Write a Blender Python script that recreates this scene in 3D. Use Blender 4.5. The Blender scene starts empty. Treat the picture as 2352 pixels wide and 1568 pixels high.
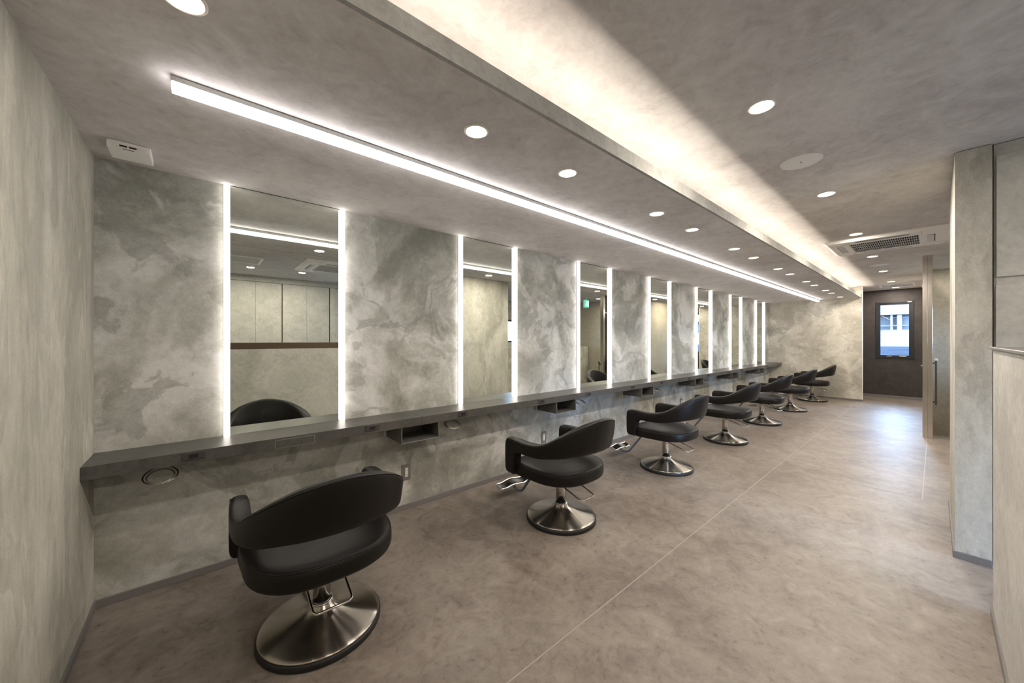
import bpy, bmesh, math, random
from mathutils import Vector, Matrix
random.seed(7)
S = bpy.context.scene
COL = S.collection
PI = math.pi

# ------------------------------------------------------------------ camera
TH = math.atan2(970.0, 830.0)                 # yaw of the view direction from the room's length
cam_d = bpy.data.cameras.new('camera'); cam = bpy.data.objects.new('camera', cam_d)
COL.objects.link(cam); S.camera = cam
cam.location = (0, 0, 1.3)
cam.rotation_euler = (PI/2, 0, TH - PI/2)
cam_d.sensor_width = 36; cam_d.lens = 830/2352*36; cam_d.shift_y = -4/2352
cam_d.clip_start = 0.02

# ------------------------------------------------------------------ world, exposure
W = bpy.data.worlds.new('world'); S.world = W; W.use_nodes = True
bg = W.node_tree.nodes['Background']
bg.inputs[1].default_value = 24.0
_nt = W.node_tree; _tc = _nt.nodes.new('ShaderNodeTexCoord'); _sp = _nt.nodes.new('ShaderNodeSeparateXYZ'); _cr = _nt.nodes.new('ShaderNodeValToRGB')
_nt.links.new(_tc.outputs['Generated'], _sp.inputs[0]); _mr = _nt.nodes.new('ShaderNodeMapRange')
_nt.links.new(_sp.outputs['Z'], _mr.inputs[0]); _mr.inputs[1].default_value = -1.0; _mr.inputs[2].default_value = 1.0
_nt.links.new(_mr.outputs[0], _cr.inputs[0]); _nt.links.new(_cr.outputs[0], bg.inputs[0])
_e = _cr.color_ramp.elements; _e[0].position = 0.49; _e[0].color = (0.035, 0.045, 0.06, 1)      # ground below the horizon
_e[1].position = 0.515; _e[1].color = (0.45, 0.64, 1.0, 1)                                     # even bright blue-white sky
S.view_settings.view_transform = 'Standard'; S.view_settings.look = 'None'
S.view_settings.exposure = 0.80; S.view_settings.gamma = 1.0
S.view_settings.use_curve_mapping = False
STRIP_E = 2.9      # mirror side strips
BAR_E = 9.0       # long ceiling bar
COVE_E = 38.0      # hidden cove strip
SPOT_SOFFIT = 6.0
SPOT_MAIN = 44.0
SPOT_REC = 34.0
WARM = (1.0, 0.89, 0.76)

def portal(name, loc, rot, sx, sy):
    l = bpy.data.lights.new(name, 'AREA'); l.shape = 'RECTANGLE'; l.size = sx; l.size_y = sy
    l.cycles.is_portal = True
    o = bpy.data.objects.new(name, l); o.location = loc; o.rotation_euler = rot; COL.objects.link(o)
portal('daylight_portal', (11.80, 0.578, 1.51), (0, PI/2, 0), 1.25, 0.55)
portal('daylight_portal', (6.9, -3.05, 1.555), (PI/2, 0, 0), 1.6, 0.65)
portal('daylight_portal', (2.80, -2.72, 0.75), (PI/2, 0, 0), 1.22, 1.3)

# ------------------------------------------------------------------ materials
def newmat(name):
    m = bpy.data.materials.new(name); m.use_nodes = True
    nt = m.node_tree; b = nt.nodes['Principled BSDF']
    return m, nt, b
def simple(name, col, rough=0.5, metal=0.0, **kw):
    m, nt, b = newmat(name)
    b.inputs['Base Color'].default_value = (*col, 1); b.inputs['Roughness'].default_value = rough
    b.inputs['Metallic'].default_value = metal
    for k, v in kw.items(): b.inputs[k.replace('_', ' ')].default_value = v
    return m
def emit(name, col, st):
    m = bpy.data.materials.new(name); m.use_nodes = True; nt = m.node_tree; nt.nodes.clear()
    e = nt.nodes.new('ShaderNodeEmission'); o = nt.nodes.new('ShaderNodeOutputMaterial')
    e.inputs[0].default_value = (*col, 1); e.inputs[1].default_value = st
    nt.links.new(e.outputs[0], o.inputs[0]); return m
def noise(nt, vec, scale, detail=4, rough=0.5, dist=0.0):
    n = nt.nodes.new('ShaderNodeTexNoise')
    n.inputs['Scale'].default_value = scale; n.inputs['Detail'].default_value = detail
    n.inputs['Roughness'].default_value = rough; n.inputs['Distortion'].default_value = dist
    nt.links.new(vec, n.inputs['Vector']); return n.outputs['Fac']
def ramp(nt, fac, stops):
    r = nt.nodes.new('ShaderNodeValToRGB'); el = r.color_ramp.elements
    while len(el) < len(stops): el.new(0.5)
    for e, (p, c) in zip(el, stops): e.position = p; e.color = (*c, 1) if len(c) == 3 else c
    nt.links.new(fac, r.inputs[0]); return r.outputs[0]
def mixc(nt, fac, a, b, mode='MIX'):
    m = nt.nodes.new('ShaderNodeMix'); m.data_type = 'RGBA'; m.blend_type = mode
    for sock, v in ((m.inputs[0], fac), (m.inputs[6], a), (m.inputs[7], b)):
        if hasattr(v, 'links'): nt.links.new(v, sock)
        elif isinstance(v, (int, float)): sock.default_value = v
        else: sock.default_value = (*v, 1)
    return m.outputs[2]
def mathn(nt, op, a, b):
    m = nt.nodes.new('ShaderNodeMath'); m.operation = op
    for s, v in zip(m.inputs, (a, b)):
        if hasattr(v, 'links'): nt.links.new(v, s)
        else: s.default_value = v
    return m.outputs[0]
def coords(nt, scale=(1, 1, 1), off=(0, 0, 0)):
    t = nt.nodes.new('ShaderNodeTexCoord'); mp = nt.nodes.new('ShaderNodeMapping')
    mp.inputs['Scale'].default_value = scale; mp.inputs['Location'].default_value = off
    nt.links.new(t.outputs['Object'], mp.inputs['Vector']); return mp.outputs[0]
def bump(nt, b, h, strength, dist):
    n = nt.nodes.new('ShaderNodeBump'); n.inputs['Strength'].default_value = strength
    n.inputs['Distance'].default_value = dist
    nt.links.new(h, n.inputs['Height']); nt.links.new(n.outputs[0], b.inputs['Normal'])
def plaster(name, dark, mid, light, off=(0, 0, 0), patch=1.0, contrast=1.0, stretch=(1, 1, 1), rough=0.62):
    """trowelled mortar: soft clouds, sharper trowel patches, a fine grain"""
    m, nt, b = newmat(name)
    v = coords(nt, stretch, off)
    wn = nt.nodes.new('ShaderNodeTexNoise'); wn.inputs['Scale'].default_value = 1.6*patch; wn.inputs['Detail'].default_value = 3
    nt.links.new(v, wn.inputs['Vector'])
    va = nt.nodes.new('ShaderNodeVectorMath'); va.operation = 'MULTIPLY_ADD'
    nt.links.new(wn.outputs['Color'], va.inputs[0]); va.inputs[1].default_value = (0.38, 0.38, 0.38)
    nt.links.new(v, va.inputs[2]); wv = va.outputs[0]
    n1 = noise(nt, wv, 1.5*patch, 6, 0.55, 0.9)
    n2 = noise(nt, wv, 2.9*patch, 8, 0.58, 0.9)
    n3 = noise(nt, v, 26*patch, 6, 0.7, 0.2)
    n4 = noise(nt, v, 260, 2, 0.6)
    w = 0.17/contrast
    c = ramp(nt, n1, [(0.5-w, dark), (0.5, mid), (0.5+w, light)])
    patchm = ramp(nt, n2, [(0.53, (0, 0, 0)), (0.56, (1, 1, 1))])
    dk = tuple(x*0.68 for x in mid)
    c = mixc(nt, mathn(nt, 'MULTIPLY', patchm, 0.42*contrast), c, dk)
    n5 = noise(nt, wv, 1.9*patch, 7, 0.56, 1.0)
    lt = ramp(nt, n5, [(0.55, (0, 0, 0)), (0.585, (1, 1, 1))])
    c = mixc(nt, mathn(nt, 'MULTIPLY', lt, 0.34*contrast), c, light)
    wisps = ramp(nt, noise(nt, wv, 4.2*patch, 9, 0.66, 1.2), [(0.60, (0, 0, 0)), (0.72, (1, 1, 1))])
    c = mixc(nt, mathn(nt, 'MULTIPLY', wisps, 0.40*contrast), c, tuple(min(1, x*1.25) for x in light))
    c = mixc(nt, 0.28, c, ramp(nt, n3, [(0.30, (0.25, 0.25, 0.25)), (0.70, (0.78, 0.78, 0.78))]), 'OVERLAY')
    c = mixc(nt, 0.16, c, ramp(nt, n4, [(0.25, (0.1, 0.1, 0.1)), (0.75, (0.9, 0.9, 0.9))]), 'OVERLAY')
    nt.links.new(c, b.inputs['Base Color'])
    b.inputs['Roughness'].default_value = rough; b.inputs['Specular IOR Level'].default_value = 0.3
    bump(nt, b, mathn(nt, 'ADD', n2, mathn(nt, 'MULTIPLY', n4, 0.25)), 0.35, 0.006)
    return m
def cloudy(name, dark, light, fleck, off=(0, 0, 0), rough=0.7, s=1.0, spec=0.25, fl=0.5):
    """printed sheet (wallpaper / vinyl): clouds with streaky flecks"""
    m, nt, b = newmat(name)
    v = coords(nt, (1, 1, 1), off)
    n1 = noise(nt, v, 1.1*s, 6, 0.6, 0.4)
    n2 = noise(nt, v, 5.0*s, 9, 0.68, 0.9)
    n3 = noise(nt, v, 22*s, 8, 0.72, 0.5)
    mid = tuple((a+b_)/2 for a, b_ in zip(dark, light))
    c = ramp(nt, mathn(nt, 'ADD', mathn(nt, 'MULTIPLY', n1, 0.5), mathn(nt, 'MULTIPLY', n2, 0.5)),
             [(0.38, dark), (0.5, mid), (0.62, light)])
    f = ramp(nt, n3, [(0.30, (1, 1, 1)), (0.44, (0, 0, 0))])
    f2 = mathn(nt, 'MULTIPLY', f, ramp(nt, n2, [(0.40, (1, 1, 1)), (0.56, (0, 0, 0))]))
    c = mixc(nt, mathn(nt, 'MULTIPLY', f2, fl), c, fleck)
    c = mixc(nt, 0.22, c, ramp(nt, n3, [(0.30, (0.2, 0.2, 0.2)), (0.70, (0.8, 0.8, 0.8))]), 'OVERLAY')
    nt.links.new(c, b.inputs['Base Color'])
    b.inputs['Roughness'].default_value = rough; b.inputs['Specular IOR Level'].default_value = spec
    bump(nt, b, n3, 0.06, 0.002)
    return m

M = {}
M['plaster_front'] = plaster('plaster_front', (0.237, 0.237, 0.205), (0.388, 0.388, 0.347), (0.614, 0.614, 0.588), (0, 0, 0.3), 1.0, 1.3)
M['plaster_left'] = plaster('plaster_left', (0.344, 0.338, 0.287), (0.448, 0.436, 0.379), (0.602, 0.578, 0.513), (3, 1, 0), 1.0, 1.0, (1, 1.4, 0.5))
M['plaster_end'] = plaster('plaster_end', (0.344, 0.333, 0.281), (0.485, 0.459, 0.391), (0.675, 0.648, 0.567), (5, 2, 1), 0.9, 1.1, (1, 0.8, 1))
M['plaster_pillar'] = plaster('plaster_pillar', (0.325, 0.325, 0.286), (0.481, 0.468, 0.416), (0.624, 0.611, 0.559), (1, 7, 4), 1.3, 0.9, (1, 1, 0.5))
M['plaster_reception'] = plaster('plaster_reception', (0.404, 0.396, 0.367), (0.514, 0.504, 0.471), (0.636, 0.624, 0.588), (9, 3, 4), 1.0, 0.6, (1, 1, 1.0))
M['plaster_stair'] = plaster('plaster_stair', (0.392, 0.364, 0.294), (0.476, 0.434, 0.350), (0.560, 0.518, 0.434), (2, 3, 8), 0.8, 0.4)
M['ceiling'] = cloudy('ceiling_paper', (0.510, 0.480, 0.471), (0.693, 0.671, 0.659), (0.396, 0.385, 0.385), (4, 0, 0), 0.75, 1.0, 0.2, 0.3)
M['fascia'] = cloudy('fascia_paper', (0.283, 0.283, 0.264), (0.399, 0.399, 0.378), (0.210, 0.213, 0.194), (0, 4, 0), 0.7, 1.5, 0.2, 0.3)
M['cabinet'] = cloudy('cabinet_laminate', (0.429, 0.423, 0.390), (0.598, 0.592, 0.552), (0.338, 0.325, 0.299), (2, 4, 1), 0.55, 1.6, 0.35, 0.3)
M['floor'] = cloudy('floor_vinyl', (0.149, 0.121, 0.100), (0.288, 0.249, 0.216), (0.082, 0.061, 0.049), (0, 0, 0), 0.42, 1.5, 0.45, 0.95)
M['dark_wall'] = cloudy('dark_wall_paper', (0.040, 0.034, 0.033), (0.068, 0.058, 0.056), (0.03, 0.025, 0.025), (6, 0, 0), 0.6, 1.3, 0.3, 0.4)
M['counter'] = cloudy('counter_laminate', (0.058, 0.056, 0.052), (0.102, 0.097, 0.088), (0.034, 0.033, 0.030), (0, 0, 0), 0.36, 6.0, 0.5, 0.5)
M['seam'] = simple('seam_weld', (0.36, 0.31, 0.275), 0.45)
M['baseboard'] = simple('baseboard_vinyl', (0.18, 0.17, 0.165), 0.45)
M['white'] = simple('white_plastic', (0.86, 0.85, 0.83), 0.4)
M['grille_white'] = simple('grille_plastic', (0.62, 0.62, 0.62), 0.45)
M['black'] = simple('black_void', (0.01, 0.01, 0.011), 0.8)
M['housing'] = simple('bar_housing', (0.62, 0.63, 0.62), 0.35, 0.0)
M['rim'] = simple('light_rim', (0.80, 0.76, 0.68), 0.4)
M['leather'] = simple('black_leather', (0.0085, 0.0070, 0.0060), 0.43, 0.0, Specular_IOR_Level=0.28)
M['rubber'] = simple('black_rubber', (0.012, 0.012, 0.012), 0.55)
M['chrome'] = simple('chrome', (0.75, 0.74, 0.72), 0.12, 1.0)
M['grey_tube'] = simple('grey_painted_tube', (0.22, 0.25, 0.30), 0.35, 0.6)
M['darkmetal'] = simple('dark_bracket', (0.03, 0.03, 0.035), 0.4, 0.5)
M['box_metal'] = simple('box_metal', (0.13, 0.125, 0.115), 0.42, 0.3)
M['box_edge'] = simple('box_edge', (0.42, 0.40, 0.34), 0.35, 0.6)
M['ring'] = simple('ring_steel', (0.36, 0.33, 0.29), 0.3, 1.0)
M['plate_brown'] = simple('socket_plate', (0.055, 0.045, 0.045), 0.4)
M['plate_grey'] = simple('wall_plate', (0.30, 0.28, 0.25), 0.35, 0.6)
M['socket_white'] = simple('socket_white', (0.80, 0.80, 0.80), 0.35)
M['handle_grey'] = simple('handle_grey', (0.11, 0.10, 0.085), 0.4, 0.3)
M['wood'] = simple('walnut', (0.085, 0.050, 0.030), 0.45)
M['frame_black'] = simple('window_frame_black', (0.012, 0.014, 0.020), 0.3)
M['mirror'] = simple('mirror_glass', (0.80, 0.83, 0.765), 0.0, 1.0)
M['mirror_edge'] = simple('mirror_edge', (0.05, 0.055, 0.05), 0.4)
M['strip'] = emit('strip_diffuser', (1.0, 0.93, 0.86), STRIP_E)
M['bar'] = emit('bar_diffuser', (1.0, 0.955, 0.93), BAR_E)
M['cove'] = emit('cove_led', (1.0, 0.89, 0.75), COVE_E)
M['disc'] = emit('downlight_disc', (1.0, 0.86, 0.62), 7.0)
M['disc_main'] = emit('downlight_disc_main', (1.0, 0.88, 0.64), 14.0)
M['exit_green'] = emit('exit_green', (0.02, 0.55, 0.42), 1.2)
M['exit_white'] = emit('exit_white', (0.9, 1.0, 0.97), 1.3)
M['concrete_out'] = simple('outside_concrete', (0.15, 0.15, 0.15), 0.8)
M['panel_out'] = simple('outside_panel', (0.050, 0.055, 0.065), 0.8)
M['glass_out'] = simple('outside_glazing', (0.009, 0.015, 0.023), 0.5)
M['blue_out'] = simple('outside_blue_cladding', (0.006, 0.013, 0.026), 0.5)
M['asphalt'] = simple('outside_asphalt', (0.10, 0.10, 0.11), 0.9)
def brushed():
    m, nt, b = newmat('brushed_nickel')
    b.inputs['Base Color'].default_value = (0.54, 0.495, 0.435, 1); b.inputs['Metallic'].default_value = 1
    b.inputs['Roughness'].default_value = 0.23; b.inputs['Anisotropic'].default_value = 0.95; b.inputs['Anisotropic Rotation'].default_value = 0.25
    t = nt.nodes.new('ShaderNodeTangent'); t.direction_type = 'RADIAL'; t.axis = 'Z'
    nt.links.new(t.outputs[0], b.inputs['Tangent'])
    return m
M['brushed'] = brushed()
def stainless():
    m, nt, b = newmat('brushed_stainless')
    b.inputs['Base Color'].default_value = (0.66, 0.62, 0.57, 1); b.inputs['Metallic'].default_value = 1
    b.inputs['Roughness'].default_value = 0.17
    v = coords(nt, (60, 60, 0.6))
    bump(nt, b, noise(nt, v, 6, 4), 0.25, 0.001)
    return m
M['stainless'] = stainless()
def glass():
    m = bpy.data.materials.new('clear_glass'); m.use_nodes = True; nt = m.node_tree; nt.nodes.clear()
    o = nt.nodes.new('ShaderNodeOutputMaterial'); mx = nt.nodes.new('ShaderNodeMixShader')
    t = nt.nodes.new('ShaderNodeBsdfTransparent'); g = nt.nodes.new('ShaderNodeBsdfGlossy')
    f = nt.nodes.new('ShaderNodeFresnel'); f.inputs[0].default_value = 1.45
    t.inputs[0].default_value = (0.93, 0.96, 0.95, 1); g.inputs['Roughness'].default_value = 0.0
    nt.links.new(f.outputs[0], mx.inputs[0]); nt.links.new(t.outputs[0], mx.inputs[1]); nt.links.new(g.outputs[0], mx.inputs[2])
    nt.links.new(mx.outputs[0], o.inputs[0]); return m
M['glass'] = glass()

# ------------------------------------------------------------------ mesh helpers
class MB:
    def __init__(s): s.v = []; s.f = []; s.sm = []
    def add(s, vs, fs, smooth=False):
        o = len(s.v); s.v += [tuple(p) for p in vs]; s.f += [tuple(i+o for i in f) for f in fs]; s.sm += [smooth]*len(fs); return s
    def box(s, x0, x1, y0, y1, z0, z1):
        return s.add([(x0,y0,z0),(x1,y0,z0),(x1,y1,z0),(x0,y1,z0),(x0,y0,z1),(x1,y0,z1),(x1,y1,z1),(x0,y1,z1)],
                     [(3,2,1,0),(4,5,6,7),(0,1,5,4),(1,2,6,5),(2,3,7,6),(3,0,4,7)])
    def bbox(s, x0, x1, y0, y1, z0, z1, b=0.003, seg=1):
        bm = bmesh.new(); bmesh.ops.create_cube(bm, size=1)
        bmesh.ops.scale(bm, vec=(x1-x0, y1-y0, z1-z0), verts=bm.verts)
        bmesh.ops.translate(bm, vec=((x0+x1)/2, (y0+y1)/2, (z0+z1)/2), verts=bm.verts)
        bmesh.ops.bevel(bm, geom=bm.edges[:], offset=b, segments=seg, affect='EDGES', profile=0.5)
        bm.verts.ensure_lookup_table()
        vs = [v.co[:] for v in bm.verts]; fs = [tuple(v.index for v in f.verts) for f in bm.faces]
        bm.free(); return s.add(vs, fs, seg > 1)
    def lathe(s, prof, n=64, c=(0, 0, 0), caps=True, smooth=True):
        """prof: [(r,z)...] from bottom to top"""
        vs = []; fs = []
        for r, z in prof:
            for k in range(n):
                a = 2*PI*k/n; vs.append((c[0]+r*math.cos(a), c[1]+r*math.sin(a), c[2]+z))
        for i in range(len(prof)-1):
            for k in range(n):
                k2 = (k+1) % n; fs.append((i*n+k, i*n+k2, (i+1)*n+k2, (i+1)*n+k))
        s.add(vs, fs, smooth)
        if caps:
            o = len(s.v) - len(vs)
            s.f.append(tuple(o+k for k in reversed(range(n)))); s.sm.append(False)
            s.f.append(tuple(o+(len(prof)-1)*n+k for k in range(n))); s.sm.append(False)
        return s
    def tube(s, pts, r, n=10, closed=False):
        pts = [Vector(p) for p in pts]; N = len(pts); vs = []; fs = []
        up = None
        for i, p in enumerate(pts):
            if closed: t = (pts[(i+1) % N]-pts[i-1]).normalized()
            else: t = (pts[min(i+1, N-1)]-pts[max(i-1, 0)]).normalized()
            if up is None:
                up = Vector((0, 0, 1)) if abs(t.z) < 0.9 else Vector((1, 0, 0))
            a = t.cross(up).normalized(); up = a.cross(t).normalized()
            rr = r[i] if isinstance(r, (list, tuple)) else r
            for k in range(n):
                q = 2*PI*k/n; vs.append(p + a*math.cos(q)*rr + up*math.sin(q)*rr)
        M_ = N if closed else N-1
        for i in range(M_):
            j = (i+1) % N
            for k in range(n):
                k2 = (k+1) % n; fs.append((i*n+k, i*n+k2, j*n+k2, j*n+k))
        if not closed:
            fs.append(tuple(reversed(range(n)))); fs.append(tuple((N-1)*n+k for k in range(n)))
        return s.add(vs, fs, True)
    def prism(s, poly, z0, z1):
        n = len(poly); vs = [(x, y, z0) for x, y in poly]+[(x, y, z1) for x, y in poly]
        fs = [tuple(reversed(range(n))), tuple(range(n, 2*n))]+[(i, (i+1) % n, n+(i+1) % n, n+i) for i in range(n)]
        return s.add(vs, fs)
    def mesh(s, name, mat):
        me = bpy.data.meshes.new(name); me.from_pydata([tuple(v) for v in s.v], [], s.f)
        me.polygons.foreach_set('use_smooth', s.sm); me.materials.append(M[mat]); me.update()
        return me
    def build(s, name, mat, parent=None, loc=None):
        o = bpy.data.objects.new(name, s.mesh(name, mat)); COL.objects.link(o)
        if parent: o.parent = parent
        if loc: o.location = loc
        return o
def fillet(pts, r, n=6):
    """round the corners of an open polyline"""
    P = [Vector(p) for p in pts]; out = [P[0]]
    for a, b, c in zip(P, P[1:], P[2:]):
        u = (a-b); w = (c-b); rr = min(r, u.length*0.48, w.length*0.48)
        p0 = b+u.normalized()*rr; p2 = b+w.normalized()*rr
        for i in range(n+1):
            t = i/n; out.append(p0*(1-t)**2 + b*2*t*(1-t) + p2*t*t)
    out.append(P[-1]); return out
def thing(name, label, cat, loc=(0, 0, 0), group=None, rz=0):
    o = bpy.data.objects.new(name, None); COL.objects.link(o); o.location = loc; o.rotation_euler = (0, 0, rz)
    o.empty_display_size = 0.05
    o['label'] = label; o['category'] = cat
    if group: o['group'] = group
    return o
def tag(o, label, cat, group=None):
    o['label'] = label; o['category'] = cat
    if group: o['group'] = group
    return o
def struct(o, label=None):
    o['kind'] = 'structure'
    if label: o['label'] = label
    return o
def dup(root, loc, label, rz=0):
    r = root.copy(); COL.objects.link(r); r.location = loc; r.rotation_euler = (0, 0, rz); r['label'] = label
    for ch in list(root.children):
        c = ch.copy(); COL.objects.link(c); c.parent = r
        for g in list(ch.children):
            d = g.copy(); COL.objects.link(d); d.parent = c
    return r

# ------------------------------------------------------------------ dimensions
YW = 2.64; XL = -0.40; XE = 10.55; ZS = 2.187; ZC = 2.42; XD = 11.7; YS = 1.0

# ------------------------------------------------------------------ room shell
f = MB()
f.box(XL-0.1, 7.63, -3.0, YW+0.1, -0.12, 0)
f.box(7.63, XD+0.1, 0.02, YW+0.1, -0.12, 0)
f.box(7.63, 9.0, -3.0, -1.25, -0.12, 0)
fl = struct(f.build('floor', 'floor'), 'mottled brown grey vinyl floor with pale welded seams')
def seam(x0, x1, y0, y1): MB().box(x0, x1, y0, y1, -0.002, 0.0008).build('floor_seam', 'seam', fl)
seam(XL, XE, 1.048, 1.054); seam(4.47, 7.60, 0.060, 0.066); seam(4.4685, 4.4725, 0.066, 1.048)
seam(4.4685, 4.4725, 1.054, YW); seam(4.4685, 4.4725, -0.08, 0.060)
struct(MB().box(XL-0.1, XD+0.1, -3.0, YW+0.1, ZC, ZC+0.1).build('ceiling', 'ceiling'), 'grey beige mottled flat ceiling')
s = MB(); s.box(XL, XE, YS+0.016, YW, ZS, ZS+0.008)
sof = struct(s.build('ceiling_soffit', 'ceiling'), 'lowered grey ceiling strip running above the mirrors')
MB().box(XL, XE, YS, YS+0.016, ZS, ZS+0.068).build('fascia', 'fascia', sof)
MB().box(XL, XE, 1.30, 1.32, ZS+0.008, ZC).build('cove_back', 'fascia', sof)
led = MB().add([(XL+0.02, 1.0870, 2.1965), (XE-0.02, 1.0870, 2.1965), (XE-0.02, 1.0896, 2.2062), (XL+0.02, 1.0896, 2.2062),
                (XL+0.02, 1.0900, 2.1957), (XE-0.02, 1.0900, 2.1957), (XE-0.02, 1.0926, 2.2054), (XL+0.02, 1.0926, 2.2054)],
               [(0, 1, 2, 3), (7, 6, 5, 4), (0, 4, 5, 1), (1, 5, 6, 2), (2, 6, 7, 3), (3, 7, 4, 0)]).build('cove_light', 'cove', None)
tag(led, 'warm glowing strip hidden in the ceiling recess along the lowered ceiling edge', 'light')
struct(MB().box(XL, XE, YW, YW+0.1, 0, ZS).build('wall_front', 'plaster_front'), 'trowelled grey mortar wall that carries the mirrors')
struct(MB().box(XL-0.1, XL, -2.9, YW+0.1, 0, ZC).build('wall_left', 'plaster_left'), 'pale trowelled plaster wall at the near left')
we = struct(MB().box(XE, XE+0.14, YS-0.012, YW+0.1, 0, ZC).build('wall_end', 'plaster_end'), 'pale mottled plaster wall at the far end of the mirror row')
struct(MB().box(XE-0.004, XE+0.012, YS-0.020, YS-0.010, 0.0, ZC).build('trim_1', 'white'), 'thin pale corner bead on the far plaster wall')
# dark wall with window opening
wy0, wy1, wz0, wz1 = 0.288, 0.868, 0.885, 2.150
w = MB()
w.box(XD, XD+0.12, -0.2, wy0, 0, ZC); w.box(XD, XD+0.12, wy1, YW+0.1, 0, ZC)
w.box(XD, XD+0.12, wy0, wy1, 0, wz0); w.box(XD, XD+0.12, wy0, wy1, wz1, ZC)
struct(w.build('wall_back', 'dark_wall'), 'dark brown papered wall with a black framed window')
struct(MB().box(XE+0.14, XD, YW, YW+0.1, 0, ZC).build('wall_passage', 'plaster_end'))
# pillar on the right
struct(MB().box(3.42, 4.47, -0.215, -0.08, 0, ZC-0.004).build('wall_pillar', 'plaster_pillar'), 'narrow mortar pier between the salon floor and reception')
# half wall of reception, with a wooden ledge band on the near part
struct(MB().box(XL, 1.80, -0.30, -0.18, 0, 1.185).build('wall_counter', 'plaster_reception'), 'low plaster wall in front of reception')
struct(MB().box(1.80, 2.83, -0.30, -0.18, 0, 1.255).build('wall_counter_end', 'plaster_reception'), 'low plaster wall beside the passage to reception')
struct(MB().bbox(1.79, 2.835, -0.31, -0.168, 1.255, 1.267, 0.002).build('trim_2', 'baseboard'), 'thin grey cap on the low wall')
tag(MB().bbox(XL+0.01, 1.78, -0.42, -0.195, 1.186, 1.263, 0.004).build('counter_ledge', 'wood'),
    'dark walnut ledge on top of the low reception wall, seen in the first mirror', 'ledge')
# reception back, stair enclosure, far back wall
w = MB(); w.box(XL, 2.15, -2.95, -2.87, 0, ZC); w.box(2.125, 2.15, -2.87, -2.60, 0, ZC); w.box(3.44, 3.60, -3.0, -2.60, 0, ZC)
w.box(2.15, 3.44, -2.70, -2.60, 1.42, ZC); w.box(2.15, 3.44, -2.70, -2.60, 0, 0.06)
struct(w.build('wall_reception', 'plaster_reception'))
struct(MB().box(3.47, 3.60, -2.60, -0.215, 0, ZC).build('wall_partition', 'plaster_reception'))
bx0, bx1, bz0, bz1 = 6.1, 7.7, 1.23, 1.88
w = MB(); w.box(3.60, bx0, -3.0, -2.9, 0, ZC); w.box(bx1, 9.0, -3.0, -2.9, 0, ZC)
w.box(bx0, bx1, -3.0, -2.9, 0, bz0); w.box(bx0, bx1, -3.0, -2.9, bz1, ZC)
struct(w.build('wall_right', 'plaster_end'))
w = MB(); w.box(8.9, 9.0, -2.9, 0.08, -1.3, ZC); w.box(9.0, XD, -0.02, 0.08, -0.12, ZC)
struct(w.build('wall_stair', 'plaster_stair'), 'plain beige wall behind the stairwell')
w = MB(); w.box(7.55, 8.9, -1.35, -1.25, -1.3, -0.12); w.box(7.55, 7.63, -1.25, 0.02, -1.3, -0.12); w.box(7.63, 8.9, 0.02, 0.08, -1.3, -0.12)
w.box(7.55, 8.9, -1.35, 0.08, -1.35, -1.3)
struct(w.build('wall_stairwell', 'plaster_stair'))
struct(MB().box(4.9, 8.75, -1.60, -1.48, 0, 1.10).build('wall_parapet', 'plaster_end'), 'low plaster parapet beside the stairs')
st = thing('staircase', 'short flight of stairs going down behind the stainless post', 'stairs', (7.63, -0.6, 0))
for k in range(5):
    MB().box(0.02+0.24*k, 0.26+0.24*k, -0.64, 0.61, -0.20*(k+1)-0.12, -0.20*(k+1)).build('step', 'floor', st)
# baseboards
bb = 0.04
def baseb(n, *a): struct(MB().bbox(*a, 0.0015).build(n, 'baseboard'))
baseb('baseboard_front', XL, XE, YW-0.008, YW+0.01, 0, bb)
baseb('baseboard_left', XL-0.01, XL+0.008, -0.17, YW-0.008, 0, bb)
baseb('baseboard_end', XE-0.008, XE+0.01, YS-0.02, YW-0.008, 0, bb)
baseb('baseboard_back', XD-0.008, XD+0.01, 0.08, YW, 0, 0.055)
baseb('baseboard_pillar', 3.412, 4.47, -0.215, -0.072, 0, bb)
baseb('baseboard_counter', XL, 2.83, -0.19, -0.172, 0, bb)

# ------------------------------------------------------------------ window in the dark wall
def rect_frame(mb, x0, x1, y0, y1, z0, z1, t):
    mb.box(x0, x1, y0, y0+t, z0, z1); mb.box(x0, x1, y1-t, y1, z0, z1)
    mb.box(x0, x1, y0+t, y1-t, z0, z0+t); mb.box(x0, x1, y0+t, y1-t, z1-t, z1)
m_ = MB(); rect_frame(m_, XD-0.015, XD+0.10, wy0, wy1, wz0, wz1, 0.030)
win = struct(m_.build('window_1', 'frame_black'), 'black framed tall window in the dark wall')
m_ = MB(); rect_frame(m_, XD+0.02, XD+0.06, wy0+0.03, wy1-0.03, wz0+0.03, wz1-0.03, 0.042); m_.build('sash', 'frame_black', win)
MB().box(XD+0.038, XD+0.044, wy0+0.072, wy1-0.072, wz0+0.072, wz1-0.072).build('pane', 'glass', win)
MB().bbox(XD+0.0, XD+0.02, 0.62, 0.70, wz0+0.035, wz0+0.055, 0.004).build('handle', 'plate_grey', win)
MB().bbox(XD+0.005, XD+0.02, 0.40, 0.50, wz0+0.045, wz0+0.058, 0.002).build('latch_strip', 'white', win)
MB().bbox(XD-0.018, XD-0.010, 0.32, 0.38, wz1-0.028, wz1-0.014, 0.002).build('latch', 'white', win)
def yframe(mb, x0, x1, y0, y1, z0, z1, t):
    mb.box(x0, x0+t, y0, y1, z0, z1); mb.box(x1-t, x1, y0, y1, z0, z1)
    mb.box(x0+t, x1-t, y0, y1, z0, z0+t); mb.box(x0+t, x1-t, y0, y1, z1-t, z1)
m_ = MB(); yframe(m_, bx0, bx1, -2.98, -2.89, bz0, bz1, 0.04)
w2 = struct(m_.build('window_2', 'frame_black'), 'wide window in the side wall, seen in the second mirror')
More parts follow.
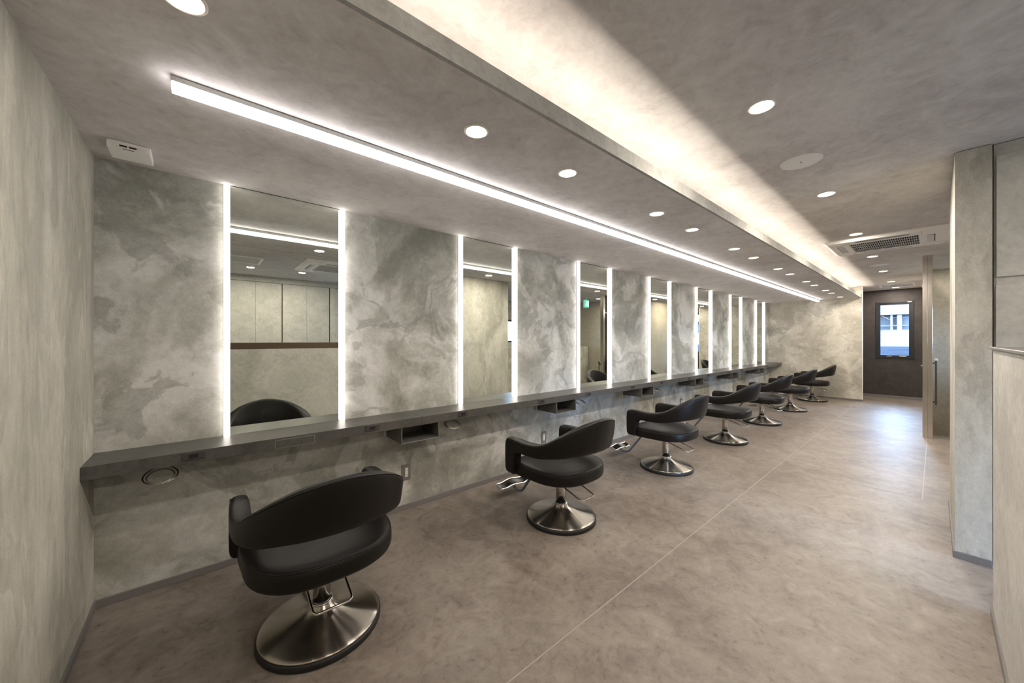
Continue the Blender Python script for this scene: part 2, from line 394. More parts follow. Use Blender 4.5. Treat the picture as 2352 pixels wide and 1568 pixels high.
MB().box(bx0+0.04, bx1-0.04, -2.945, -2.94, bz0+0.04, bz1-0.04).build('pane', 'glass', w2)
m_ = MB(); yframe(m_, 2.15, 3.44, -2.69, -2.61, 0.06, 1.42, 0.04)  # unseen window, added to bring blue daylight low onto the walls
w3 = struct(m_.build('added_window', 'frame_black'))
MB().box(2.19, 3.40, -2.655, -2.65, 0.10, 1.38).build('pane', 'glass', w3)

# ------------------------------------------------------------------ mirrors and their light strips
DIST = ['nearest', 'second', 'third', 'fourth', 'fifth', 'sixth', 'farthest']
mir0 = [0.090+1.5625*i for i in range(7)]; MWID = 0.645
mt = MB().box(0, MWID-0.056, -0.010, 0, 0, ZS-0.756).mesh('mirror', 'mirror')
stm = MB().bbox(0, 0.028, -0.036, -0.0045, 0, ZS-0.754, 0.002).mesh('light_strip', 'strip')
chm = MB().box(0.001, 0.027, -0.0045, 0, 0, ZS-0.754).mesh('base_channel', 'darkmetal')
lnm = MB().box(0, MWID-0.056, -0.011, -0.0005, 0, 0.004).mesh('mirror_edge', 'mirror_edge')
def inst(name, me, loc, parent=None):
    o = bpy.data.objects.new(name, me); COL.objects.link(o); o.location = loc
    if parent: o.parent = parent
    return o
for i, x in enumerate(mir0):
    ds = DIST[i]
    o = inst('wall_mirror', mt, (x+0.028, YW, 0.753))
    tag(o, f'tall frameless mirror between two light strips, {ds} of the seven along the wall', 'mirror', 'mirrors along the salon wall')
    inst('mirror_edge', lnm, (0, 0, ZS-0.756-0.001), o)
    a = inst('light_strip', stm, (x, YW, 0.753))
    tag(a, f'upright glowing light strip on the left edge of the {ds} mirror', 'light', 'upright light strips beside the mirrors')
    inst('base_channel', chm, (0, 0, 0), a)
    b = inst('light_strip', stm, (x+MWID-0.028, YW, 0.753))
    tag(b, f'upright glowing light strip on the right edge of the {ds} mirror', 'light', 'upright light strips beside the mirrors')
    inst('base_channel', chm, (0, 0, 0), b)

# ------------------------------------------------------------------ worktop along the wall
YF = 2.375
ct = thing('worktop', 'long dark grey stone-look styling counter under the mirrors', 'counter', (0, 0, 0))
cuts = [XL, 1.184, 2.065, 3.63, 5.19, 6.75, 8.31, 9.87, XE]
for a, b in zip(cuts, cuts[1:]):
    MB().bbox(a+0.0004, b-0.0004, YF, YW, 0.694, 0.752, 0.0012).build('worktop_panel', 'counter', ct)
dr = MB().bbox(0.309, 0.499, YF-0.0015, YF+0.01, 0.698, 0.738, 0.0008).build('drawer_front', 'counter', ct)
m_ = MB(); yframe(m_, 0.3055, 0.5025, YF-0.0006, YF+0.001, 0.6945, 0.7415, 0.0025); m_.build('drawer_gap', 'box_edge', ct)

# double sockets in the counter edge
def counter_socket(x, lab):
    t = thing('counter_socket', lab, 'socket', (x, YF, 0.728), 'sockets in the counter edge')
    if not hasattr(counter_socket, 'p'):
        m_ = MB().bbox(-0.043, 0.043, -0.005, 0.006, -0.019, 0.019, 0.002).mesh('face_plate', 'plate_brown')
        r = MB(); r.bbox(-0.018, 0.018, -0.007, -0.004, -0.011, 0.011, 0.0015)
        h = MB().box(-0.0035, 0.0035, -0.0076, -0.0068, -0.005, 0.005)
        counter_socket.p = (m_, r.mesh('receptacle', 'darkmetal'), h.mesh('slot', 'black'))
    p = counter_socket.p
    inst('face_plate', p[0], (0, 0, 0), t); q = inst('receptacle', p[1], (0, 0, 0), t); inst('slot', p[2], (-0.0075, 0, 0), q); inst('slot', p[2], (0.0075, 0, 0), q)
for i in range(7):
    counter_socket(-0.034+1.565*i, f'brown socket in the counter edge, below and left of the {DIST[i]} mirror')
    counter_socket(0.837+1.562*i, f'brown socket in the counter edge, below and right of the {DIST[i]} mirror')

# open steel boxes under the counter, dryer rings, wall sockets
def hung_box(x, lab):
    t = thing('storage_box', lab, 'box', (x, 2.36, 0.694), 'open boxes hung under the counter')
    if not hasattr(hung_box, 'p'):
        b = MB(); L = 0.285; th = 0.003; D = 0.262; h = 0.106
        b.box(0, th, 0, D, -h, 0); b.box(L-th, L, 0, D, -h, 0); b.box(th, L-th, 0, D, -h, -h+th)
        b.box(th, L-th, D-th, D, -h+th, 0); b.box(0, L, 0.02, D, -0.003, -0.0002)
        e = MB(); e.box(-0.0005, 0.0035, -0.0012, 0.0008, -h-0.0005, 0); e.box(L-0.0035, L+0.0005, -0.0012, 0.0008, -h-0.0005, 0)
        e.box(0, L, -0.0012, 0.0008, -h-0.0005, -h+0.0035)
        g = MB().bbox(-0.022, 0.0, D+0.006, D+0.012, -0.10, 0.0, 0.001)  # flange's pale colour stands in for blue daylight catching it
        hung_box.p = (b.mesh('shell', 'box_metal'), e.mesh('rim', 'box_edge'), g.mesh('mounting_flange', 'grille_white'))
    for n, p in zip(('shell', 'rim', 'mounting_flange'), hung_box.p): inst(n, p, (0, 0, 0), t)
bl = ['nearest', 'second nearest', 'third nearest', 'fourth nearest', 'fifth nearest', 'farthest']
for i, x in enumerate([1.03, 2.585, 4.14, 5.70, 7.25, 8.82]):
    hung_box(x, f'dark open metal box hung under the counter, {bl[i]} of the six')
def ring_holder(x, lab):
    t = thing('dryer_holder', lab, 'holder', (x, 2.45, 0.694), 'ring holders under the counter')
    if not hasattr(ring_holder, 'p'):
        R = 0.062; ta = math.radians(24)
        def P(a, r, dz=0):
            xx = r*math.cos(a); yy = r*math.sin(a)
            return (xx, yy*math.cos(ta)-0.012+dz*0, -0.052+yy*math.sin(ta)+dz)
        n = 40
        o_ = MB().tube([P(2*PI*k/n, R) for k in range(n)], 0.0035, 8, True)
        i_ = MB().tube([P(2*PI*k/n, R-0.013, -0.003) for k in range(n)], 0.0042, 8, True)
        a_ = MB().bbox(-0.03, 0.03, 0.03, 0.075, -0.012, -0.0005, 0.002); a_.tube([(0, 0.055, -0.01), P(PI/2, R)], 0.005, 8)
        ring_holder.p = (o_.mesh('outer_ring', 'ring'), i_.mesh('inner_ring', 'plate_grey'), a_.mesh('bracket', 'darkmetal'))
    for n, p in zip(('outer_ring', 'inner_ring', 'bracket'), ring_holder.p): inst(n, p, (0, 0, 0), t)
for i, x in enumerate([-0.155, 1.475, 3.035, 4.60, 6.17, 7.75, 9.31]):
    ring_holder(x, f'steel ring dryer holder under the counter edge, {DIST[i]} of the seven')
def wall_socket(x, z, lab):
    t = thing('wall_socket', lab, 'socket', (x, YW, z), 'power sockets low on the mortar wall')
    if not hasattr(wall_socket, 'p'):
        a = MB().bbox(-0.035, 0.035, -0.007, 0, -0.06, 0.06, 0.002); b = MB().bbox(-0.012, 0.012, -0.010, -0.006, -0.034, 0.034, 0.001)
        c = MB().box(-0.0012, 0.0012, -0.0104, -0.0098, -0.0045, 0.0045)
        wall_socket.p = (a.mesh('face_plate', 'plate_grey'), b.mesh('receptacle', 'socket_white'), c.mesh('slot', 'black'))
    p = wall_socket.p
    inst('face_plate', p[0], (0, 0, 0), t); q = inst('receptacle', p[1], (0, 0, 0), t); [inst('slot', p[2], (a, 0, b), q) for a in (-0.005, 0.005) for b in (-0.019, 0.019)]
wall_socket(1.187, 0.283, 'grey plate wall socket with white outlet, between the first and second chairs')
wall_socket(2.69, 0.29, 'grey plate wall socket seen just over the arm of the second chair')
wall_socket(4.28, 0.24, 'grey plate wall socket at the front edge of the third chair')
wall_socket(5.83, 0.30, 'grey plate wall socket seen over the arm of the third chair')

# ------------------------------------------------------------------ ceiling lights
bar = thing('linear_light', 'long white glowing linear light mounted under the lowered ceiling', 'light', (0, 0, ZS))
MB().bbox(-0.08, 10.40, 1.656, 1.702, -0.020, -0.002, 0.001).build('housing', 'housing', bar)
MB().bbox(-0.08, 10.40, 1.656, 1.702, -0.041, -0.0201, 0.001).build('diffuser', 'bar', bar)
MB().box(-0.07, 10.39, 1.664, 1.694, -0.002, 0.0).build('mounting_gap', 'mirror_edge', bar)
def downlight(x, y, z, r, power, lab, group, mat, angle=165):
    t = thing('downlight', lab, 'light', (x, y, z), group)
    key = (r, mat)
    if key not in downlight.cache:
        rim = MB().lathe([(r*0.84, -0.0035), (r*0.90, -0.005), (r, -0.002), (r, 0.0)], 48, caps=False)
        d = MB().lathe([(0.001, -0.0030), (r*0.85, -0.0030)], 48, caps=False)
        downlight.cache[key] = (rim.mesh('rim', 'rim'), d.mesh('lens', mat))
    a, b = downlight.cache[key]; inst('rim', a, (0, 0, 0), t); inst('lens', b, (0, 0, 0), t)
    l = bpy.data.lights.new('lamp', 'AREA'); l.shape = 'DISK'; l.size = r*1.6; l.energy = power*0.25; l.color = WARM
    lo = bpy.data.objects.new('lamp', l); COL.objects.link(lo); lo.parent = t; lo.location = (0, 0, -0.0036)
downlight.cache = {}
NTH = ['first', 'second', 'third', 'fourth', 'fifth', 'sixth', 'seventh', 'eighth', 'ninth', 'tenth', 'eleventh', 'twelfth', 'thirteenth', 'last']
sx = [-0.04, 0.885, 1.475, 2.425, 2.995, 3.94, 4.52, 5.46, 6.03, 6.98, 7.55, 8.49, 9.06, 10.02]
for i, x in enumerate(sx):
    lab = f'round warm downlight in the lowered ceiling, {NTH[i]} of fourteen counted from the near end'
    downlight(x, 1.268, ZS, 0.052, SPOT_SOFFIT, lab, 'downlights in the lowered ceiling', 'disc')
mx_ = [2.04, 3.64, 5.26, 6.84, 8.44, 10.06, 11.25]
for i, x in enumerate(mx_):
    downlight(x, 0.54, ZC, 0.058, SPOT_MAIN, f'bright downlight in the upper ceiling, {NTH[i]} of seven counted from the near end', 'downlights in the upper ceiling', 'disc_main')
for i, x in enumerate([0.56, 1.26]):
    downlight(x, -1.61, ZC, 0.058, SPOT_REC, ['left', 'right'][i]+' one of two reception downlights seen in the nearest mirror', 'reception downlights', 'disc_main')
downlight(0.44, 0.54, ZC, 0.058, 5, 'upper ceiling downlight above the first chair, just out of the picture', 'reception downlights', 'disc_main')
downlight(6.3, -1.0, ZC, 0.058, SPOT_MAIN, 'downlight by the stair parapet', 'reception downlights', 'disc_main')
downlight(8.2, -0.7, ZC, 0.058, 24, 'unseen downlight added over the stairs for warmth', 'reception downlights', 'disc_main')  # unseen lamp, added to warm the bluish stair wall

# ceiling speakers
for x, y, lab in ((2.86, 0.545, 'round white flush ceiling speaker nearest the camera'), (7.70, 0.53, 'round white flush ceiling speaker beyond the air conditioner'),
                  (7.2, -0.9, 'round white flush ceiling speaker near the exit sign')):
    t = thing('ceiling_speaker', lab, 'speaker', (x, y, ZC), 'ceiling speakers')
    MB().lathe([(0.001, -0.004), (0.088, -0.004), (0.093, -0.003), (0.095, -0.006), (0.105, -0.004), (0.107, 0)], 64, caps=False).build('cover', 'white', t)
    MB().box(-0.012, 0.012, -0.003, 0.003, -0.0052, -0.0042).build('badge', 'plate_grey', t)

# four-way cassette air conditioners
def cassette(x, y, lab):
    t = thing('air_conditioner', lab, 'air conditioner', (x, y, ZC), 'ceiling cassette air conditioners')
    h = 0.475; g = 0.262; hi = 0.43
    p = MB()
    def ring(a0, z0, a1, z1):
        q0 = [(-a0,-a0,z0),(a0,-a0,z0),(a0,a0,z0),(-a0,a0,z0)]; q1 = [(-a1,-a1,z1),(a1,-a1,z1),(a1,a1,z1),(-a1,a1,z1)]
        p.add(q0+q1, [(i, 4+i, 4+(i+1) % 4, (i+1) % 4) for i in range(4)])
    ring(h, 0.0, h, -0.010); ring(h, -0.010, hi, -0.034); ring(hi, -0.034, g, -0.034); ring(g, -0.034, g, -0.018)
    p.build('panel', 'white', t)
    MB().box(-g, g, -g, g, -0.018, -0.014).build('filter', 'black', t)
    gr = MB(); nx = 4; ny = 31
    for k in range(nx+1):
        xx = -g+2*g*k/nx; gr.box(xx-0.004, xx+0.004, -g, g, -0.036, -0.026)
    for k in range(ny+1):
        yy = -g+2*g*k/ny; gr.box(-g, g, yy-0.0019, yy+0.0019, -0.034, -0.026)
    o = gr.build('grille', 'grille_white', t); o['kind'] = 'stuff'
    for k in range(4):
        v = MB().bbox(-0.20, 0.20, -0.025, 0.025, -0.0035, 0.0035, 0.002).build('vane', 'grille_white', t)
        a = k*PI/2; v.location = (0.345*math.sin(a), -0.345*math.cos(a), -0.036); v.rotation_euler = (math.radians(7), 0, a)
        sl = MB().box(-0.205, 0.205, -0.032, -0.024, -0.0355, -0.0338).build('air_slot', 'black', t)
        sl.location = (0.345*math.sin(a), -0.345*math.cos(a), 0); sl.rotation_euler = (0, 0, a)
    for k in range(4):
        a = k*PI/2
        c = MB().box(-0.0015, 0.0015, -h+0.012, -g-0.02, -0.0350, -0.0338).build('panel_joint', 'plate_grey', t)
        c.location = (0.285*math.cos(a), 0.285*math.sin(a), 0); c.rotation_euler = (0, 0, a)
cassette(5.90, 0.37, 'white square cassette air conditioner in the ceiling beside the row of downlights')
cassette(1.56, -0.81, 'white square cassette air conditioner over reception, seen in the nearest mirror')
def vent(x, y, lab):
    t = thing('ceiling_vent', lab, 'vent', (x, y, ZC), 'ceiling vents')
    p = MB(); yb = 0.25
    for a in ((-yb, yb, -yb, -yb+0.03), (-yb, yb, yb-0.03, yb), (-yb, -yb+0.03, -yb+0.03, yb-0.03), (yb-0.03, yb, -yb+0.03, yb-0.03)):
        p.box(a[0], a[1], a[2], a[3], -0.012, 0)
    p.build('frame', 'white', t); MB().box(-0.22, 0.22, -0.22, 0.22, -0.004, 0).build('backing', 'plate_grey', t)
    g_ = MB()
    for k in range(28): g_.box(-0.22, 0.22, -0.215+0.0157*k, -0.207+0.0157*k, -0.011, -0.005)
    o = g_.build('grille', 'grille_white', t); o['kind'] = 'stuff'
vent(0.39, -0.98, 'white perforated ceiling vent over reception, seen in the nearest mirror')
vent(10.80, 0.50, 'flush square ceiling vent near the dark wall')

# sensor box on the lowered ceiling, near left
t = thing('sensor_box', 'small square cream box fixed to the lowered ceiling by the near left wall', 'sensor', (-0.253, 2.432, ZS))
MB().bbox(-0.069, 0.069, -0.068, 0.068, -0.034, 0, 0.002).build('case', 'white', t)
q = MB().bbox(-0.052, 0.052, -0.0705, -0.067, -0.030, -0.012, 0.001).build('terminal_strip', 'rim', t)
for a in (-0.030, 0.0): MB().box(a, a+0.024, -0.0715, -0.0700, -0.024, -0.017).build('slot', 'black', q)
MB().box(-0.020, 0.016, -0.0692, -0.0676, -0.0335, -0.0315).build('slot', 'black', t)

# ------------------------------------------------------------------ styling chairs
def hermite(tab, s):
    for (s0, *a), (s1, *b) in zip(tab, tab[1:]):
        if s <= s1:
            u = (s-s0)/(s1-s0); u = u*u*(3-2*u); return [p+(q-p)*u for p, q in zip(a, b)]
    return list(tab[-1][1:])
def lin(tab, s):
    for (s0, *a), (s1, *b) in zip(tab, tab[1:]):
        if s <= s1:
            u = (s-s0)/(s1-s0); return [p+(q-p)*u for p, q in zip(a, b)]
    return list(tab[-1][1:])
def band_path():
    """half plan of the arm band, right front -> back centre, Catmull-Rom sampled by arc length"""
    K = [(0.286, 0.262), (0.291, 0.15), (0.294, 0.02), (0.281, -0.10), (0.234, -0.205), (0.150, -0.268), (0.055, -0.293), (0.0, -0.296)]
    K = [(2*K[0][0]-K[1][0], 2*K[0][1]-K[1][1])]+K+[(-0.055, -0.297)]
    P = []
    for i in range(1, len(K)-2):
        p0, p1, p2, p3 = [Vector(K[j]) for j in range(i-1, i+3)]
        for k in range(24):
            t = k/24
            P.append(0.5*((2*p1)+(p2-p0)*t+(2*p0-5*p1+4*p2-p3)*t*t+(3*p1-p0-3*p2+p3)*t**3))
    P.append(Vector(K[-2])); return P
BP = band_path()
ARC = [0.0]
for a, b in zip(BP, BP[1:]): ARC.append(ARC[-1]+(b-a).length)
LT = ARC[-1]
def at_s(s):
    for i in range(len(ARC)-1):
        if s <= ARC[i+1]:
            u = (s-ARC[i])/(ARC[i+1]-ARC[i]); p = BP[i].lerp(BP[i+1], u); tg = (BP[i+1]-BP[i]).normalized(); return p, tg
    return BP[-1], Vector((-1, 0))
HI = [(0, 0.560), (0.012, 0.584), (0.035, 0.596), (0.10, 0.599), (0.22, 0.594), (0.30, 0.600), (0.38, 0.622), (0.47, 0.676), (0.55, 0.728), (0.64, 0.768), (LT, 0.784)]
LO = [(0, 0.372), (0.012, 0.350), (0.03, 0.341), (0.095, 0.341), (0.102, 0.372), (0.107, 0.430), (0.114, 0.474), (0.130, 0.494), (0.17, 0.508), (0.30, 0.510), (0.45, 0.530), (0.57, 0.548), (LT, 0.553)]
def smooth(tab, s):
    """monotone cubic through the table"""
    n = len(tab); i = 0
    while i < n-2 and s > tab[i+1][0]: i += 1
    def sl(k):
        if k <= 0 or k >= n-1: return 0.0
        a = (tab[k][1]-tab[k-1][1])/(tab[k][0]-tab[k-1][0]); b = (tab[k+1][1]-tab[k][1])/(tab[k+1][0]-tab[k][0])
        return 0.0 if a*b <= 0 else 2*a*b/(a+b)
    x0, y0 = tab[i]; x1, y1 = tab[i+1]; h = x1-x0; t = max(0, min(1, (s-x0)/h))
    return (2*t**3-3*t**2+1)*y0+(t**3-2*t**2+t)*h*sl(i)+(-2*t**3+3*t**2)*y1+(t**3-t**2)*h*sl(i+1)
LEAN = [(0, 0.0), (0.25, 0.02), (0.5, 0.16), (LT, 0.24)]
def chair_band():
    ss = [0.0, 0.003, 0.010, 0.022, 0.038, 0.056, 0.074, 0.090, 0.097, 0.101, 0.104, 0.107, 0.110, 0.114, 0.121, 0.130, 0.145]
    s = 0.16
    while s < LT-0.012: ss.append(s); s += 0.020
    ss.append(LT)
    n = 26; rings = []
    def ring(s, mirror):
        p, tg = at_s(s); nrm = Vector((-tg.y, tg.x))           # outward normal flips below
        if nrm.dot(p) < 0: nrm = -nrm
        hi = smooth(HI, s); lo = smooth(LO, s)
        e = min(1.0, s/0.022); e = math.sqrt(max(0.0, 1-(1-e)**2)); th = 0.038*(0.25+0.75*e)
        mid = (hi+lo)/2; hh = (hi-lo)/2; out = []
        lean = smooth(LEAN, s)
        for k in range(n):
            a = 2*PI*k/n; ca, sa = math.cos(a), math.sin(a)
            o = th*math.copysign(abs(ca)**0.62, ca); z = mid+hh*math.copysign(abs(sa)**0.30, sa)
            if z > 0.66: o *= 1-0.25*(z-0.66)/0.1
            o += lean*(z-0.50)
            q = p+nrm*o; out.append((-q.x if mirror else q.x, q.y, z))
        return out
    for s in ss: rings.append(ring(s, False))
    left = [ring(s, True) for s in ss[:-1]]
    # mirrored rings keep the same k order around outward/up, so the strip continues
    rings = rings+left[::-1]
    vs = [v for r in rings for v in r]; fs = []
    for i in range(len(rings)-1):
        for k in range(n):
            k2 = (k+1) % n; fs.append((i*n+k, (i+1)*n+k, (i+1)*n+k2, i*n+k2))
    fs.append(tuple(range(n))); fs.append(tuple((len(rings)-1)*n+k for k in reversed(range(n))))
    mb = MB().add(vs, fs, True)
    pip = []
    def pp(s, mir):
        p, tg = at_s(s); nrm = Vector((-tg.y, tg.x)); nrm = -nrm if nrm.dot(p) < 0 else nrm
        hi = smooth(HI, s)
        lean = smooth(LEAN, s)
        z = hi-0.008; o = 0.0320*(1-max(0, 0.25*(z-0.66)/0.1))+lean*(z-0.5)
        q = p+nrm*o; return (-q.x if mir else q.x, q.y, z)
    sq = [s for s in ss if s > 0.02]
    pip = [pp(s, False) for s in sq]+[pp(s, True) for s in sq[:-1]][::-1]
    pipm = MB().tube(pip, 0.0022, 6)
    return mb, pipm
def seat_outline(n, g=0.0):
    out = []
    for k in range(n):
        a = 2*PI*k/n; c, s = math.cos(a), math.sin(a)
        bx = 0.294-g+0.020*math.sqrt(max(0.0, s)); by = (0.262-g) if s > 0 else (0.278-g); e = 0.50 if s > 0 else 0.86
        out.append((bx*math.copysign(abs(c)**(0.45 if s > 0 else 0.76), c), by*math.copysign(abs(s)**e, s)))
    return out
def chair_seat():
    n = 72; prof = [(0.10, 0.334), (0.03, 0.334), (0.012, 0.337), (0.004, 0.344), (0.000, 0.356), (0.0, 0.395), (0.002, 0.408), (0.008, 0.418), (0.018, 0.424), (0.05, 0.430), (0.11, 0.436), (0.18, 0.438), (0.23, 0.4385)]
    vs = []; fs = []
    for g, z in prof: vs += [(x, y, z) for x, y in seat_outline(n, g)]
    for i in range(len(prof)-1):
        for k in range(n):
            k2 = (k+1) % n; fs.append((i*n+k, i*n+k2, (i+1)*n+k2, (i+1)*n+k))
    fs.append(tuple(reversed(range(n)))); fs.append(tuple((len(prof)-1)*n+k for k in range(n)))
    pip = MB().tube([(x, y, 0.4165) for x, y in seat_outline(n, 0.006)], 0.0024, 6, True)
    return MB().add(vs, fs, True), pip
def make_chair(lab, loc, rz):
    t = thing('styling_chair', lab, 'chair', loc, 'black styling chairs in front of the mirrors', rz)
    b, bp = chair_band(); bo = b.build('armrest_band', 'leather', t); bp.build('piping', 'leather', bo)
    s_, sp = chair_seat(); so = s_.build('seat', 'leather', t); sp.build('piping', 'leather', so)
    MB().lathe([(0.247, 0.0), (0.2515, 0.004), (0.2515, 0.025), (0.247, 0.029)], 96).build('base_ring', 'rubber', t)
    MB().lathe([(0.244, 0.0285), (0.2455, 0.033), (0.242, 0.036), (0.225, 0.0400), (0.190, 0.0480), (0.150, 0.057), (0.110, 0.069), (0.085, 0.079), (0.068, 0.089), (0.056, 0.101), (0.050, 0.112), (0.048, 0.116)], 96).build('base', 'brushed', t)
    MB().lathe([(0.046, 0.110), (0.048, 0.116), (0.046, 0.121), (0.040, 0.122)], 48).build('collar', 'chrome', t)
    MB().lathe([(0.036, 0.10), (0.036, 0.30), (0.0365, 0.302), (0.0365, 0.345)], 48).build('column', 'stainless', t)
    MB().box(-0.12, 0.12, -0.12, 0.12, 0.334, 0.3415).build('seat_plate', 'darkmetal', t)
    lv = MB().tube(fillet([(-0.085, 0.05, 0.322), (-0.085, -0.255, 0.228), (0.060, -0.255, 0.228), (0.060, 0.03, 0.320)], 0.022), 0.0052, 10)
    lo = lv.build('pump_lever', 'chrome', t)
    k_ = MB(); k_.bbox(-0.10, -0.055, -0.012, 0.045, 0.310, 0.336, 0.003); k_.bbox(0.045, 0.072, -0.010, 0.035, 0.312, 0.336, 0.003)
    k_.build('pivot', 'darkmetal', lo)
    fr = MB().tube(fillet([(0, 0.14, 0.332), (0, 0.24, 0.31), (0, 0.425, 0.062), (0, 0.50, 0.052), (0, 0.545, 0.082)], 0.05), 0.0115, 12).build('footrest_arm', 'grey_tube', t)
    # footrest plate: shallow gull-wing sheet
    vs = []; fs = []; nx, ny = 18, 4
    for j in (0, 1):
        for i in range(nx+1):
            u = -1+2*i/nx
            for k in range(ny+1):
                v = k/ny; vs.append((0.165*u, 0.495+0.095*v*(1-0.25*abs(u)**3)+0.01*abs(u), 0.084+0.007*math.cos(2*PI*u*0.8)+0.022*v+(0.005 if j else 0)))
    o_ = (nx+1)*(ny+1)
    for i in range(nx):
        for k in range(ny):
            a = i*(ny+1)+k; fs.append((a, a+1, a+ny+2, a+ny+1)); fs.append((o_+a, o_+a+ny+1, o_+a+ny+2, o_+a+1))
    for i in range(nx):
        for k in (0, ny):
            a = i*(ny+1)+k; fs.append((a, a+ny+1, o_+a+ny+1, o_+a))
    for k in range(ny):
        for i in (0, nx):
            a = i*(ny+1)+k; fs.append((a, a+1, o_+a+1, o_+a))
    MB().add(vs, fs, True).build('footplate', 'chrome', t)
    return t
CH = [(0.413, 1.82, 0), (1.99, 1.775, 0), (3.585, 1.775, 0), (5.13, 1.757, 0), (6.67, 1.76, 0), (8.28, 1.74, 0), (9.93, 1.70, 0)]
clab = ['black leather styling chair on round steel base, largest and nearest the camera',
        'black leather styling chair with footrest showing, second from the camera',
        'black leather styling chair, third from the camera, pump lever pointing right',
        'black leather styling chair, fourth from the camera, its arm partly behind the third back',
        'black leather styling chair, fifth from the camera, middle of the far group',
        'black leather styling chair, sixth from the camera, second from the far end wall',
        'black leather styling chair farthest away, beside the pale end wall']
c0 = make_chair(clab[0], (CH[0][0], CH[0][1], 0), CH[0][2])
for (x, y, r), l in list(zip(CH, clab))[1:]: dup(c0, (x, y, 0), l, r)

# ------------------------------------------------------------------ right side: post, glass door, cabinets, exit sign
t = thing('steel_post', 'tall brushed stainless post from floor to ceiling at the stair entrance', 'post', (7.30, 0.058, 0))
MB().bbox(0.0, 0.075, -0.044, -0.0005, 0, ZC, 0.0015).build('post_half', 'stainless', t)
MB().bbox(0.0, 0.075, 0.0005, 0.044, 0, ZC, 0.0015).build('post_half', 'stainless', t)
MB().tube([(0.03, 0.044, 0.95), (0.03, 0.060, 0.95)], 0.008, 12).build('latch_knob', 'chrome', t)
t = thing('glass_door', 'frameless glass door beyond the stainless post with long upright handle', 'door', (7.38, 0.05, 0))
MB().bbox(0.006, 1.49, -0.005, 0.005, 0.012, ZC-0.01, 0.001).build('glass_leaf', 'glass', t)
hd = MB(); hd.bbox(0.06, 0.085, -0.075, -0.055, 0.43, 1.02, 0.002); hd.bbox(0.064, 0.081, -0.058, -0.005, 0.455, 0.475, 0.001); hd.bbox(0.064, 0.081, -0.058, -0.005, 0.975, 0.995, 0.001)
ho = hd.build('handle', 'handle_grey', t)
MB().bbox(0.055, 0.09, -0.08, -0.052, 1.022, 1.05, 0.002).build('handle_cap', 'white', ho)
MB().bbox(-0.002, 0.10, -0.03, 0.02, 0.0, 0.035, 0.002).build('floor_hinge', 'white', t)
rail = thing('stair_handrail', 'dark sloping handrail going down the stairs behind the glass door', 'handrail', (8.10, -0.62, 0))
MB().tube([(0, 0, 0.70), (0.77, 0, 0.06)], 0.018, 12).build('rail', 'darkmetal', rail)
MB().tube([(0.02, 0, -0.36), (0.02, 0, 0.68)], 0.012, 10).build('post', 'darkmetal', rail)

t = thing('exit_sign', 'green running man exit sign hanging under the ceiling, seen in the third mirror', 'sign', (7.44, -0.6, ZC))
MB().bbox(0, 0.20, -0.018, 0.018, -0.29, -0.09, 0.003).build('casing', 'white', t)
MB().box(0.09, 0.11, -0.006, 0.006, -0.09, 0).build('hanger', 'white', t)
gp = MB().box(0.012, 0.188, 0.0182, 0.0195, -0.278, -0.102).build('sign_face', 'exit_green', t)
mn = MB()
mn.box(0.13, 0.178, 0.0196, 0.0202, -0.26, -0.12)                     # doorway
mn.add([(0.095+0.012*math.cos(k*PI/6), 0.0204, -0.135+0.012*math.sin(k*PI/6)) for k in range(12)], [tuple(range(12))])
def limb(x0, z0, x1, z1, w):
    d = Vector((x1-x0, z1-z0)).normalized(); n_ = Vector((-d.y, d.x))*w
    mn.add([(x0+n_.x, 0.0204, z0+n_.y), (x1+n_.x, 0.0204, z1+n_.y), (x1-n_.x, 0.0204, z1-n_.y), (x0-n_.x, 0.0204, z0-n_.y)], [(0, 1, 2, 3)])
limb(0.088, -0.155, 0.078, -0.20, 0.011); limb(0.088, -0.16, 0.115, -0.178, 0.005); limb(0.085, -0.158, 0.058, -0.18, 0.005)
limb(0.080, -0.20, 0.106, -0.222, 0.006); limb(0.106, -0.222, 0.100, -0.258, 0.006); limb(0.076, -0.20, 0.066, -0.232, 0.006); limb(0.066, -0.232, 0.035, -0.236, 0.006)
mn.build('pictogram', 'exit_white', gp)

# built-in cabinet at the right edge of the frame (faces the camera)
t = thing('tall_cabinet', 'tall grey laminate cupboard with stacked flat doors at the right edge', 'cabinet', (3.45, -0.222, 0))
MB().box(0.0, 0.02, -1.60, 0.0, 0.0, ZC-0.003).build('carcass', 'cabinet', t)
for (a, b) in ((-0.80, -0.008), (-1.595, -0.806)):
    MB().bbox(-0.018, 0.0, a, b, 1.658, 2.345, 0.0012).build('door', 'cabinet', t)
    MB().bbox(-0.018, 0.0, a, b+0.002, 0.06, 1.612, 0.0012).build('door', 'cabinet', t)
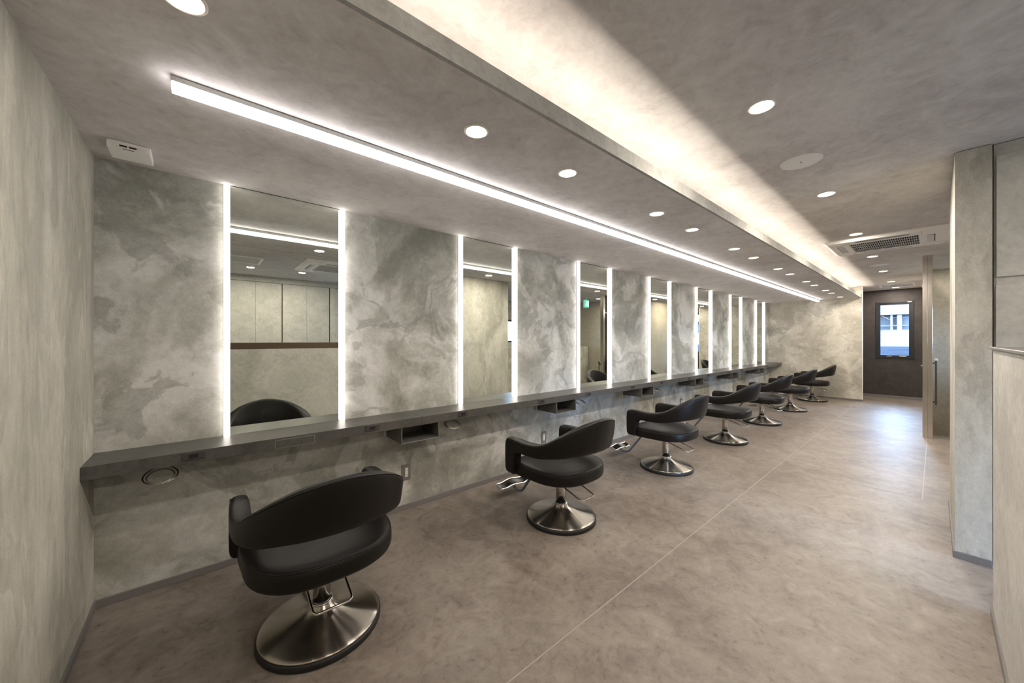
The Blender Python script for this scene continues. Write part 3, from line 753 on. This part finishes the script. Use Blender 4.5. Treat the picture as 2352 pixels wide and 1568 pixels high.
# reception wall cupboards, seen in the nearest mirror
cx = [-0.395, 0.305, 1.098, 1.890, 2.12]
cl = ['far left one', 'second', 'third', 'narrow last one']
for i in range(4):
    a, b = cx[i], cx[i+1]
    t = thing('wall_cupboard', f'pale grey cupboard behind reception, {cl[i]} from the left in the nearest mirror', 'cabinet', (a, -2.45, 0), 'cupboards behind reception')
    L = b-a
    MB().box(0.0, L-0.001, -0.42, -0.02, 0.0, 2.32).build('carcass', 'wood', t)
    MB().bbox(0.008, L/2-0.0012, -0.02, 0, 0.05, 2.315, 0.001).build('door', 'cabinet', t)
    MB().bbox(L/2+0.0012, L-0.010, -0.02, 0, 0.05, 2.315, 0.001).build('door', 'cabinet', t)
    MB().box(0.0, L-0.0005, -0.42, -0.004, 2.322, ZC-0.001).build('filler_panel', 'cabinet', t)

# ------------------------------------------------------------------ outside
struct(MB().box(12.5, 40, -20, 25, -3.2, -3.0).build('ground_outside', 'asphalt'))
bd = thing('building', 'white concrete building with dark windows and blue cladding across the street', 'building', (20, 0, 0))
MB().box(0.0, 3.0, -6, 8, 2.26, 3.4).build('concrete_band', 'concrete_out', bd)
MB().box(0.05, 3.0, -6, 8, 1.05, 1.68).build('parapet_panel', 'concrete_out', bd)
MB().box(0.4, 0.5, -6, 8, 1.68, 2.26).build('glazing', 'glass_out', bd)
MB().box(0.25, 0.38, -6, 0.95, 1.68, 2.26).build('window_panel', 'panel_out', bd)
for y0, y1 in ((1.04, 1.10), (0.80, 0.92), (2.4, 2.46), (3.4, 3.46), (-0.6, -0.5)):
    MB().box(0.1, 0.24, y0, y1, 1.68, 2.26).build('mullion', 'concrete_out', bd)
MB().box(0.12, 0.16, -6, 8, 1.84, 1.855).build('handrail', 'concrete_out', bd)
for k in range(14):
    MB().box(-0.04+0.004*(k % 2), 0.04, -6, 8, 0.35+0.05*k, 0.392+0.05*k).build('cladding_slat', 'blue_out', bd)
MB().box(0.04, 3.0, -6, 8, -3.0, 1.05).build('lower_wall', 'blue_out', bd)
for k, (z0, z1) in enumerate(((1.99, 1.95), (1.72, 1.70), (1.60, 1.585))):
    tag(MB().tube([(16, -4, z0), (16, 5, z1)], 0.008, 6).build('power_cable', 'darkmetal'), f'thin black overhead cable outside the window, {["top", "middle", "lowest"][k]} of three', 'cable', 'cables outside the window')
